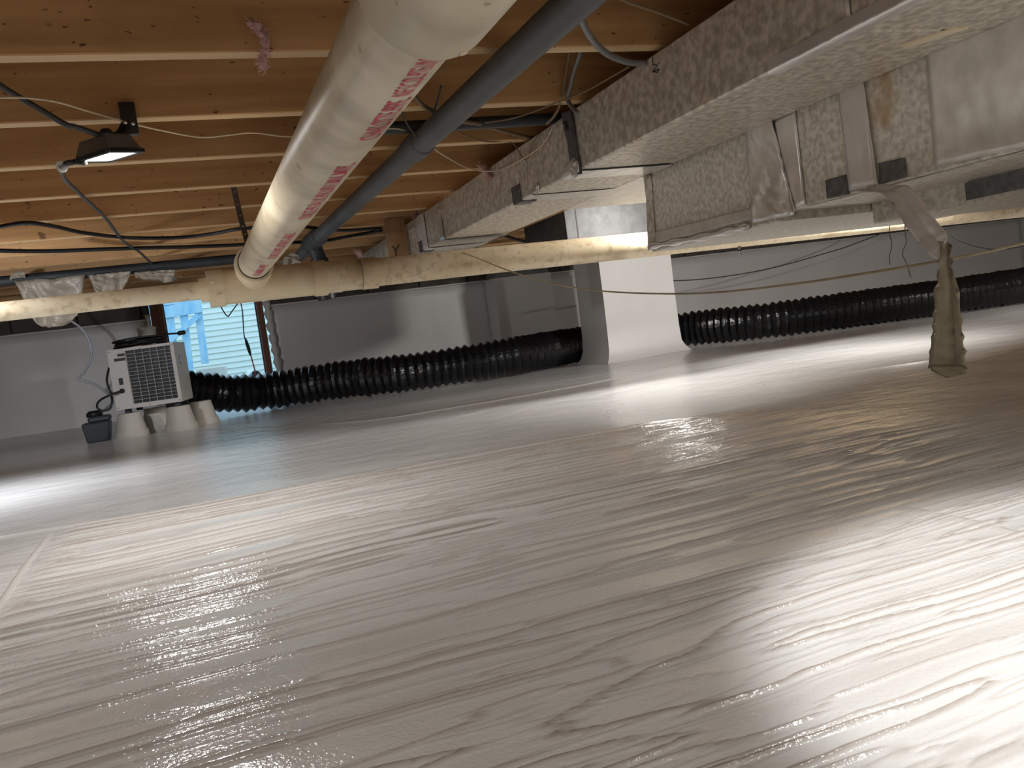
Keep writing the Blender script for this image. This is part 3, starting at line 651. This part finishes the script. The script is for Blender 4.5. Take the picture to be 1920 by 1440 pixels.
# further work lights of the same kind: beyond the ducts, and above the camera's right shoulder; the left, far right and rear ones are added fill
def worklight(label, loc, nrm, watts, col, spot=None):
    loc = Vector(loc); nrm = Vector(nrm).normalized(); t = thing('flood_light', label, 'work light', tuple(loc))
    q = nrm.to_track_quat('-Z', 'Y').to_matrix().to_4x4(); Mx = Matrix.Translation(loc) @ q
    def bx(x0, x1, y0, y1, z0, z1, tt=0):
        return MB().hexa([Mx @ Vector(v) for v in [(x0, y0, z0), (x1, y0, z0), (x1, y1, z0), (x0, y1, z0), (x0+tt, y0+tt, z1), (x1-tt, y0+tt, z1), (x1-tt, y1-tt, z1), (x0+tt, y1-tt, z1)]])
    part(bx(-hw, hw, -hd, hd, .006, .036, .012), 'housing', M['lampbody'], t, bevel=.003)
    for s in (-1, 1):
        part(bx(s*hw-.004, s*hw+.004, -hd, hd, -.004, .008), 'bezel', M['lampblack'], t); part(bx(-hw, hw, s*hd-.004, s*hd+.004, -.004, .008), 'bezel', M['lampblack'], t)
    part(bx(-hw+.005, hw-.005, -hd+.005, hd-.005, .0, .005), 'lens', M['led'], t)
    part(MB().tube(spline([Mx @ Vector((0, 0, .03)), loc-nrm*.05+Vector((0, 0, .03)), Vector((loc.x, loc.y, JB+.004))], 6), .007, 8), 'bracket', M['lampblack'], t, True)
    if spot:
        ld_ = bpy.data.lights.new('work_light_beam', 'SPOT'); ld_.spot_size = math.radians(spot[0]); ld_.spot_blend = spot[1]; ld_.shadow_soft_size = .03; ld_.energy = watts; ld_.color = col
        o = bpy.data.objects.new('work_light_beam', ld_); C.objects.link(o); o.location = loc+nrm*.012; o.rotation_euler = nrm.to_track_quat('-Z', 'Y').to_euler()
    else: area('work_light_beam', loc+nrm*.012, nrm, .09, .07, watts, col)
worklight('flood light hidden behind the plenum box facing the wrapped pier', (3.3, 3.05, JB-.07), (-.28, .74, -.55), FAR_W, (1, .98, .95))
worklight('flood light above the right edge of the view aimed at the near floor', (.86, .42, JB-.06), (.12, .02, -1), NEAR_W, (1, .985, .97), (74, .30))
worklight('added fill light left of the view below the joists aimed at the back wall', (-1.0, 3.265, JB-.16), (.2, .50, -.84), LEFT_FILL_W, (.90, .93, 1))  # unseen lamp added to brighten the back wall and left floor
worklight('flood light hidden beyond the branch duct lighting the middle floor', (2.15, 3.265, JB-.06), (-.50, .55, -.72), MID_W, (1, .98, .95))
worklight('added fill light far right of the view lighting the right part of the back wall', (5.6, 3.0, JB-.07), (-.1, .75, -.65), RIGHT_FILL_W, (1, .97, .94))  # unseen lamp added as fill for the dim right side
worklight('added fill light behind the camera aimed down at the floor', (-.5, -.9, JB-.07), (.1, .15, -1), BACK_FILL_W, (1, .97, .94))  # unseen lamp added so the floor bounces more light onto the ceiling

# ------------------------------------------------------------------ cords, wires and strings
def wire(name, pts, r, mat, label, cat, n=8, k=8):
    return tag(MB().tube(spline(pts, k), r, n).build(name, M[mat], smooth=True), label, cat)
z1 = JB-.006
wire('power_cord', [PY(x, y, Y) for x, y, Y in [(-60, 120, 1.85), (0, 160, 1.88), (40, 185, 1.9), (80, 208, 1.91), (122, 233, 1.92), (140, 238, 1.925), (165, 246, 1.93), (195, 257, 1.94), (222, 266, 1.95)]], .0062, 'cable', 'grey-black cord running into the top of the lit flood light', 'cord')
wire('power_cord', [PY(160, 305, 1.96), PY(140, 304, 1.98), PY(122, 308, 2.0)]+[PZ(x, y, z1-.010) for x, y in [(116, 318), (122, 336), (140, 354), (160, 373), (182, 393), (200, 411), (218, 436), (236, 456), (262, 473), (286, 495), (306, 503), (330, 524)]], .0060, 'cable', 'black cord trailing from the flood light across the joists to the conduit', 'cord')
cl = PY(116, 313, 2.0); tag(MB().ring(cl+Vector((0, -.008, 0)), cl+Vector((0, .006, 0)), .011, .006, 16).build('cable_clip', M['whitepvc'], smooth=2), 'white clip holding the flood light cord to the joist', 'clip')
wire('thin_wire', [PZ(x, y, z1-.004) for x, y in [(-40, 184), (0, 183), (55, 184), (110, 192), (170, 210), (230, 227), (300, 244), (375, 257), (430, 253), (475, 249), (545, 256), (640, 250), (735, 241), (770, 250), (800, 269), (835, 293), (880, 316)]]+[PX(x, y, TX0-.012) for x, y in [(930, 320), (970, 303), (1003, 283), (1024, 262), (1035, 240)]], .0022, 'creamwire', 'thin cream wire sagging below the joists from left edge to the trunk', 'wire', 6)
wire('black_cable', [PZ(x, y, z1-.012) for x, y in [(-30, 428), (0, 425), (50, 418), (100, 424), (160, 437), (250, 446), (340, 445), (400, 438), (460, 428), (560, 425), (640, 432), (715, 428)]], .0075, 'black', 'black cable sagging between far joists, the upper of two', 'cable')
wire('black_cable', [PZ(x, y, z1-.012) for x, y in [(-30, 470), (0, 470), (90, 471), (230, 466), (380, 462), (470, 458), (600, 452), (650, 444), (716, 432)]], .0085, 'black', 'black cable just above the dark conduit, the lower of two', 'cable')
ps = thing('pipe_strap', 'rusty perforated strap hanging from a joist to the main drain pipe', 'strap', tuple(PY(428, 298, 2.84)))
P = [PY(428, 292, 2.84), PY(430, 312, 2.85), PY(437, 345, 2.95), PY(447, 390, 3.1), PY(457, 430, 3.2), PY(464, 455, 3.25)]
def strapf(pts, wd):
    A = spline(pts, 6); n = len(A)
    return MB().grid(lambda u, v: A[min(int(round(u*(n-1))), n-1)]+Vector(((v-.5)*wd, 0, (v-.5)*wd*.15)), n-1, 1, thick=(0, .002, 0))
part(strapf(P, .019), 'band', M['strap'], ps)
A = spline(P, 6)
for i in range(5, len(A)-4, 3): part(MB().lathe([(.0032, 0), (.0032, .0006)], 10, Matrix.Translation(A[i]+Vector((0, -.0018, 0))) @ Matrix.Rotation(PI/2, 4, 'X')), 'hole', M['creamwire'] if i % 2 else M['joist'], ps)
wire('grey_cable', [PX(x, y, TX0-.03) for x, y in [(1076, -30), (1080, 5), (1088, 35), (1091, 58), (1082, 78), (1088, 98), (1078, 128), (1070, 160), (1064, 185), (1074, 203), (1084, 212)]], .0058, 'greycable', 'light grey kinked cable hanging down to the bracket on the trunk', 'cable')
wire('grey_cable', [PZ(x, y, JB-.02) for x, y in [(1070, -20), (1093, 45), (1115, 80), (1142, 103), (1180, 117), (1210, 118)]], .007, 'greycable', 'thick grey cable curving over the top of the trunk duct', 'cable')
wire('brown_twine', [PX(x, y, TX0-.045) for x, y in [(1077, -20), (1075, 40), (1068, 95), (1060, 145), (1051, 192), (1040, 216), (1025, 232)]], .0035, 'twine', 'brown twine hanging beside the grey kinked cable', 'twine')
wire('grey_cable', [PZ(x, y, JB-.004) for x, y in [(775, 178), (800, 203), (850, 225), (900, 233), (950, 248), (1000, 260)]], .0055, 'twine', 'dusty cable slanting behind the grey waste pipe to the trunk', 'cable')
wire('thin_wire', [PZ(x, y, JB-.004) for x, y in [(838, 238), (880, 257), (915, 266), (960, 268)]]+[PX(x, y, TX0-.008) for x, y in [(985, 300), (1000, 268), (1012, 250)]], .0018, 'twine', 'thin dark wire looping off the waste pipe beside the trunk', 'wire', 6)
wire('thin_wire', [PZ(x, y, JB-.006) for x, y in [(910, 230), (960, 222), (1010, 206), (1045, 192), (1100, 170), (1150, 142), (1180, 125)]], .0022, 'twine', 'thin dusty wire crossing the joist in front of the trunk', 'wire', 6)
wire('bent_nail', [PZ(x, y, JB-.01) for x, y in [(827, 161), (822, 180), (815, 205)]], .0022, 'ink', 'thin dark nail sticking up beside the grey waste pipe', 'nail', 6, 4)
wire('tie_wire', [PZ(x, y, JB-.05) for x, y in [(754, 210), (762, 230), (776, 250), (790, 262), (800, 268)]], .0022, 'ink', 'thin dark tie wire around the grey waste pipe', 'wire', 6)
wire('thin_wire', [PZ(x, y, JB-.004) for x, y in [(1130, -20), (1180, 5), (1230, 22), (1290, 45)]], .003, 'twine', 'thin wire in the top corner above the trunk duct', 'wire', 6)
sp_ = [(868, 474, 3.30), (905, 488, 3.22), (950, 506, 3.1), (1010, 525, 2.9), (1080, 540, 2.65), (1160, 548, 2.4), (1260, 551, 2.1), (1330, 549, 1.92), (1400, 543, 1.76), (1500, 531, 1.56), (1600, 516, 1.40), (1700, 500, 1.27), (1780, 486, 1.17), (1850, 472, 1.1), (1960, 447, 1.0)]
wire('sagging_string', [PY(*q) for q in sp_], .0026, 'string', 'beige string sagging from the cross pipe to the right edge', 'string', 6)
wire('dark_wire', [PY(1236, 525, 5.40)]+[PY(x, y, 5.75) for x, y in [(1275, 526), (1330, 522), (1400, 512), (1470, 497), (1540, 477), (1600, 458), (1680, 420), (1730, 340)]]+[PY(1740, 330, 5.75)+Vector((0, 0, .12))], .004, 'cable', 'dark wire sagging in front of the right part of the back wall', 'wire', 6)
wire('dark_wire', [PY(x, y, 3.2) for x, y in [(1690, 250), (1715, 350), (1740, 400), (1776, 438), (1810, 456), (1850, 466), (1890, 466), (1960, 455)]], .004, 'cable', 'dark wire dipping right of the hanging tape', 'wire', 6)
for k, (pts, lb) in enumerate(([[(1668, 437), (1672, 460), (1668, 480), (1669, 497)], 'fine dark thread hanging below the plenum'], [[(1697, 435), (1699, 455), (1692, 475), (1700, 495), (1708, 520)], 'fine pale thread hanging below the plenum'])):
    wire('thread', [PX(pts[0][0], pts[0][1]-14, 1.7)]+[PX(x, y, 1.7) for x, y in pts], .0012, 'twine' if k == 0 else 'greycable', lb, 'thread', 5)
wire('black_cable', [PY(x, y, 4.6) for x, y in [(940, 440), (980, 452), (1020, 458), (1060, 452)]], .009, 'black', 'black cable loop under the joists beside the bare top of the pier', 'cable')
sc = PX(1387, 472, 1.45); sct = thing('sheet_screw', 'bright screw point sticking out below the plenum', 'screw', tuple(sc))
part(MB().tube([sc+Vector((0, 0, .016)), sc, sc-Vector((-.004, 0, .010))], [.004, .0035, .002], 10), 'shank', M['screw'], sct, True); part(MB().lathe([(.0055, 0), (.0055, .003)], 10, Matrix.Translation(sc+Vector((0, 0, .002)))), 'thread_ring', M['ink'], sct)

# ------------------------------------------------------------------ torn plastic under the conduit
def rag(name, label, outline_top, outline_bot, Y, seed, amp=.03, flip=False):
    A = spline([PY(x, y, Y) for x, y in outline_top], 6); B = spline([PY(x, y, Y) for x, y in outline_bot], 6); n = min(len(A), len(B))
    def f(u, v):
        i = min(int(round(u*(n-1))), n-1); p_ = A[i]*(1-v)+B[i]*v
        return p_+Vector((0, amp*(hnoise(u*5, v*4, 2.6, seed)+.6*math.sin(u*14+seed+v*2)*v), .006*hnoise(u*8, v*2, 3, seed+1)))
    return tag(MB().grid(f, n-1, 12, thick=(0, .003, 0)).build(name, M['plastic'], smooth=True), label, 'plastic sheet')
rag('plastic_rag', 'widest beige plastic rag hanging from the conduit, bulging below the branch pipe', [(28, 528), (60, 524), (100, 522), (160, 515)], [(62, 598), (78, 612), (118, 611), (146, 592)], 4.62, 1)
rag('plastic_rag', 'rounded hazy plastic rag hanging from the middle of the conduit', [(165, 516), (190, 514), (215, 511), (246, 508)], [(178, 545), (195, 556), (220, 552), (240, 528)], 4.60, 2, .025)
rag('plastic_rag', 'small crumpled plastic rag near the tee end of the conduit', [(252, 512), (280, 508), (305, 507), (330, 505)], [(255, 522), (285, 525), (308, 530), (326, 528)], 4.60, 3, .025)
rag('plastic_rag', 'flattened plastic scrap lying over the left end of the conduit', [(18, 520), (24, 513), (34, 509), (46, 508)], [(18, 526), (26, 522), (36, 521), (48, 521)], 4.60, 4, .01)
rag('plastic_rag', 'crumpled plastic scrap behind the drain pipe beside the waste pipe end', [(524, 492), (536, 480), (548, 474), (560, 478)], [(524, 500), (540, 498), (552, 498), (566, 494)], 4.40, 5, .02)

# pink insulation tufts
def tuft(label, path, rad, seed):
    rd = random.Random(seed); P = spline(path, 5); mb = MB()
    rs = [.6*rad*(.55+.5*abs(math.sin(i*1.3+seed)))*(.5 if i in (0, len(P)-1) else 1) for i in range(len(P))]
    mb.tube([p_+Vector([rd.uniform(-1, 1)*rad*.25 for _ in range(3)]) for p_ in P], rs, 9)
    t = thing('insulation_tuft', label, 'insulation', tuple(P[0])); part(mb, 'wad', M['pink'], t, True)
    hr = MB()
    for k in range(170):
        i = rd.randrange(len(P)); d = Vector([rd.uniform(-1, 1) for _ in range(3)]).normalized(); a = P[i]+d*rs[i]*.5; b = a+d*rad*rd.uniform(.3, 1.0); c = b+Vector([rd.uniform(-1, 1)*rad*.5 for _ in range(3)])
        hr.tube([a, b, c], [.0012, .0009, .0005], 4)
    o = part(hr, 'fibres', M['pink'], t); o['kind'] = 'stuff'; return t
tuft('pink insulation tuft hanging from the first joist left of the drain pipe', [PY(x, y, 1.585) for x, y in [(466, 40), (480, 50), (492, 62), (497, 85), (494, 108), (492, 128)]], .012, 1)
tuft('pink insulation tuft stuck to the side of the trunk duct', [PX(x, y, TX0-.014) for x, y in [(900, 310), (908, 318), (915, 328), (918, 336)]], .016, 2)
tuft('pink insulation tuft between the wood block and the trunk duct', [PY(x, y, 3.95) for x, y in [(782, 398), (781, 408), (780, 418)]], .022, 3)
tuft('small pale tuft on the far end of the trunk duct', [PY(x, y, 4.5) for x, y in [(668, 470), (674, 475), (676, 482)]], .018, 4)

# ------------------------------------------------------------------ dehumidifier on upturned pots
UW, UD, UH = .372, .30, .355
uc = Vector((-.315, 5.50, .172)); UR = math.radians(-11)
du = thing('dehumidifier', 'boxy white dehumidifier with a dark front grille standing on upturned pots', 'dehumidifier', tuple(uc), (0, 0, UR))
ORG[du.name] = Vector((0, 0, 0))
hx2, hy = UW/2, UD/2
def ub(x0, x1, y0, y1, z0, z1): return MB().box(x0, x1, y0, y1, z0, z1)
gx0, gx1, gz0, gz1 = -hx2+UW*.265, -hx2+UW*.945, UH*.07, UH*.955
part(ub(-hx2, hx2, -hy+.03, hy, 0, UH), 'body', M['unit'], du, bevel=.004)
for q in ((-hx2, gx0, 0, UH), (gx1, hx2, 0, UH), (gx0, gx1, 0, gz0), (gx0, gx1, gz1, UH)):
    part(ub(q[0], q[1], -hy, -hy+.032, q[2], q[3]), 'front_panel', M['unit'], du)
part(ub(gx0, gx1, -hy+.026, -hy+.031, gz0, gz1), 'grille_back', M['unitdark'], du)
for k in range(1, 15): z = gz0+(gz1-gz0)*k/15; part(ub(gx0, gx1, -hy, -hy+.004, z-.0008, z+.0008), 'grille_bar', M['unit'], du)
for k in range(1, 6): x = gx0+(gx1-gx0)*k/6+.01; part(ub(x-.0007, x+.0007, -hy, -hy+.004, gz0, gz1), 'grille_bar', M['unit'], du)
part(ub(-hx2+.032, gx0-.003, -hy-.001, -hy+.002, UH*.80, UH*.85), 'vent_slot', M['unitdark'], du); part(ub(-hx2+.055, gx0-.003, -hy-.001, -hy+.002, UH*.875, UH*.92), 'vent_slot', M['unitdark'], du)
part(ub(-hx2+.040, -hx2+.062, -hy-.004, -hy+.002, UH*.41, UH*.52), 'socket', M['unitdark'], du, bevel=.001)
part(MB().lathe([(.014, 0), (.014, .012), (.009, .022)], 14, Matrix.Translation((-hx2+.050, -hy, UH*.31)) @ Matrix.Rotation(PI/2, 4, 'X')), 'plug', M['black'], du, True)
part(MB().lathe([(.020, 0), (.020, .002)], 20, Matrix.Translation((hx2, -.04, UH*.70)) @ Matrix.Rotation(PI/2, 4, 'Y') @ Matrix.Scale(1.5, 4, (1, 0, 0))), 'badge', M['badge'], du)
part(MB().lathe([(.013, 0), (.013, .003)], 20, Matrix.Translation((hx2, -.04, UH*.70)) @ Matrix.Rotation(PI/2, 4, 'Y') @ Matrix.Scale(1.5, 4, (1, 0, 0))), 'badge', M['whitepvc'], du)
for x in (-hx2+.012, hx2-.012, 0):
    for z in (.012, UH-.012): part(MB().lathe([(.003, 0), (.003, .0015)], 8, Matrix.Translation((x, -hy, z)) @ Matrix.Rotation(PI/2, 4, 'X')), 'screw', M['unitdark'], du)
for x, y in ((-hx2+.05, -hy+.05), (hx2-.04, -hy+.05), (-hx2+.06, hy-.05), (hx2-.04, hy-.05)):
    part(ub(x-.016, x+.016, y-.016, y+.016, -.026, .002), 'foot', M['black'], du, bevel=.002)
Lc = lambda x, y, z: uc + Matrix.Rotation(UR, 3, 'Z') @ Vector((x, y, z))
part(MB().tube(spline([(-hx2+.050, -hy-.02, UH*.31), (-hx2-.01, -hy-.05, UH*.27), (-hx2-.075, -hy-.03, UH*.20), (-hx2-.10, -hy-.01, UH*.10), (-hx2-.07, -hy-.01, UH*.03), (-hx2-.03, -hy, UH*.06), (-hx2-.02, -hy+.02, UH*.25), (-hx2-.035, -hy+.03, UH*.5), (-hx2-.02, -hy+.06, UH*.72)], 8), .0062, 8), 'mains_lead', M['black'], du, True)
# coil of cord on top
mbp = []
for k in range(60):
    a = k*.42; rr = .9+.12*math.sin(k*1.1); mbp.append(Lc(-.03+.15*rr*math.cos(a), -.03+.045*rr*math.sin(a)+.01*math.sin(k), UH+.010+.0007*k+.006*math.sin(k*.7)))
mbp += [Lc(.12, -.02, UH+.055), Lc(.17, -.03, UH+.052), Lc(.205, -.03, UH+.05)]
cc = thing('coiled_cord', 'black cord coiled on top of the dehumidifier', 'cord', tuple(Lc(0, 0, UH)))
part(MB().tube(spline(mbp, 3), .006, 7), 'coil', M['black'], cc, True)
part(MB().tube([Lc(.19, -.03, UH+.05), Lc(.20, -.03, UH+.05), Lc(.235, -.03, UH+.052), Lc(.24, -.03, UH+.052)], [.005, .013, .013, .007], 10), 'plug_end', M['black'], cc, True)
cz = Lc(-.01, .092, UH)
cp = thing('plastic_cup', 'small grey-white cup standing on the dehumidifier behind the coil', 'cup', tuple(cz))
part(MB().lathe([(.040, 0), (.046, .02), (.052, .095), (.055, .10), (.055, .115), (.05, .115), (.046, .10), (.038, .01)], 28, Matrix.Translation(cz)), 'cup_wall', M['pot'], cp, 2)
def pot(label, x, y, mat='pot', s=1.0):
    z = fh(x, y)
    t = thing('upturned_pot', label, 'pot', (x, y, z), group='pots under the dehumidifier')
    hgt = .172-.026-z
    part(MB().lathe([(.096*s, 0), (.098*s, .006), (.092*s, hgt*.26), (.086*s, hgt*.26), (.0845*s, hgt*.30), (.064*s, hgt-.004), (.060*s, hgt)], 32, Matrix.Translation((x, y, z))), 'pot_shell', M[mat], t, 2)
    part(MB().ring((x, y, z+hgt*.255), (x, y, z+hgt*.275), .0925*s, .085*s, 32), 'pot_rim', M[mat], t, 2)
    part(MB().lathe([(.010, -.001), (.010, .0008)], 12, Matrix.Translation((x, y, z+hgt))), 'drain_hole', M['ink'], t)
for lb, lx, ly in (('upturned cream pot under the front left corner, beside the black pump', -hx2+.05, -hy+.05), ('upturned cream pot under the front right corner of the dehumidifier', hx2-.04, -hy+.05),
                   ('greyish upturned pot half hidden between the two front pots', -hx2+.06, hy-.05), ('upturned cream pot at the back right beside the black hose', hx2-.04, hy-.05)):
    q = Lc(lx, ly, 0); pot(lb, q.x+(.085 if ly > 0 else 0), q.y+(.02 if ly > 0 else 0))
# condensate pump
q = PZ(203, 823, .01); px_, py_ = q.x-.055, 5.50
pu = thing('condensate_pump', 'black condensate pump box on the floor left of the pots', 'pump', (px_, py_, fh(px_, py_)))
z0 = fh(px_, py_)
part(MB().hexa([(px_-.055, py_-.07, z0), (px_+.065, py_-.07, z0), (px_+.065, py_+.07, z0), (px_-.055, py_+.07, z0), (px_-.07, py_-.08, z0+.115), (px_+.08, py_-.08, z0+.115), (px_+.08, py_+.08, z0+.115), (px_-.07, py_+.08, z0+.115)]), 'tank', M['pump'], pu, bevel=.006)
part(MB().box(px_-.035, px_+.085, py_-.06, py_+.06, z0+.115, z0+.15), 'lid', M['pump'], pu, bevel=.01)
part(MB().lathe([(.045, 0), (.045, .02), (.03, .035)], 20, Matrix.Translation((px_+.0, py_, z0+.148))), 'motor_cap', M['black'], pu, True)
ct = thing('clear_tube', 'clear plastic tube looping from the pump up the left wall', 'tube', (px_, py_, z0+.15))
YT = 5.75
part(MB().tube(spline([Vector((px_+.03, py_, z0+.16)), PY(212, 752, 5.6), PY(198, 735, YT), PY(180, 722, YT), PY(160, 715, YT), PY(146, 712, YT), PY(158, 698, YT), PY(168, 680, YT), PY(172, 658, YT), PY(164, 632, YT), PY(150, 614, YT), PY(130, 598, YT), PY(108, 570, YT)], 8), .0075, 10), 'tube_run', M['clear'], ct, True)

# ------------------------------------------------------------------ flexible hose
hp = [(-.22, 5.83, .24), (-.08, 5.90, .205), (.12, 5.98, .155), (.40, 6.0, .135), (.82, 5.84, .135), (1.34, 5.54, .135), (2.0, 5.44, .14), (2.5, 5.62, .14), (3.0, 5.66, .14), (3.42, 5.45, .14), (3.75, 5.05, .14), (4.15, 4.86, .14), (4.62, 4.75, .14), (5.2, 4.66, .14), (5.65, 4.58, .14), (6.4, 4.55, .14), (7.3, 4.7, .14)]
P = spline([(x, y, z+fh(x, y)) for x, y, z in hp], 60)
L_ = [0]
for i in range(1, len(P)): L_.append(L_[-1]+(P[i]-P[i-1]).length)
pitch = .054; step = pitch/4; tot = L_[-1]; Q = []; rs = []; i = 0; s = 0; k = 0
while s < tot:
    while L_[i+1] < s: i += 1
    f = (s-L_[i])/(L_[i+1]-L_[i]); p_ = P[i]*(1-f)+P[i+1]*f
    cr_ = .0035*math.sin(s*29)+.002*math.sin(s*53)
    Q.append(p_); rs.append((.131, .121, .110, .121)[k % 4]+cr_*(1 if s < 1.5 else .5)+(-.045 if s < .02 else 0)); s += step; k += 1
hs = thing('flexible_duct', 'long black ribbed flexible hose lying along the back wall from the dehumidifier', 'hose', (0, 5.72, 0))
part(MB().tube(Q, rs, 30), 'ribbed_hose', M['hose'], hs)
# helical wire showing as rings is part of the same skin; collar at the dehumidifier end
part(MB().ring(Q[0], Q[3], .118, .09, 30), 'collar', M['black'], hs, 2)
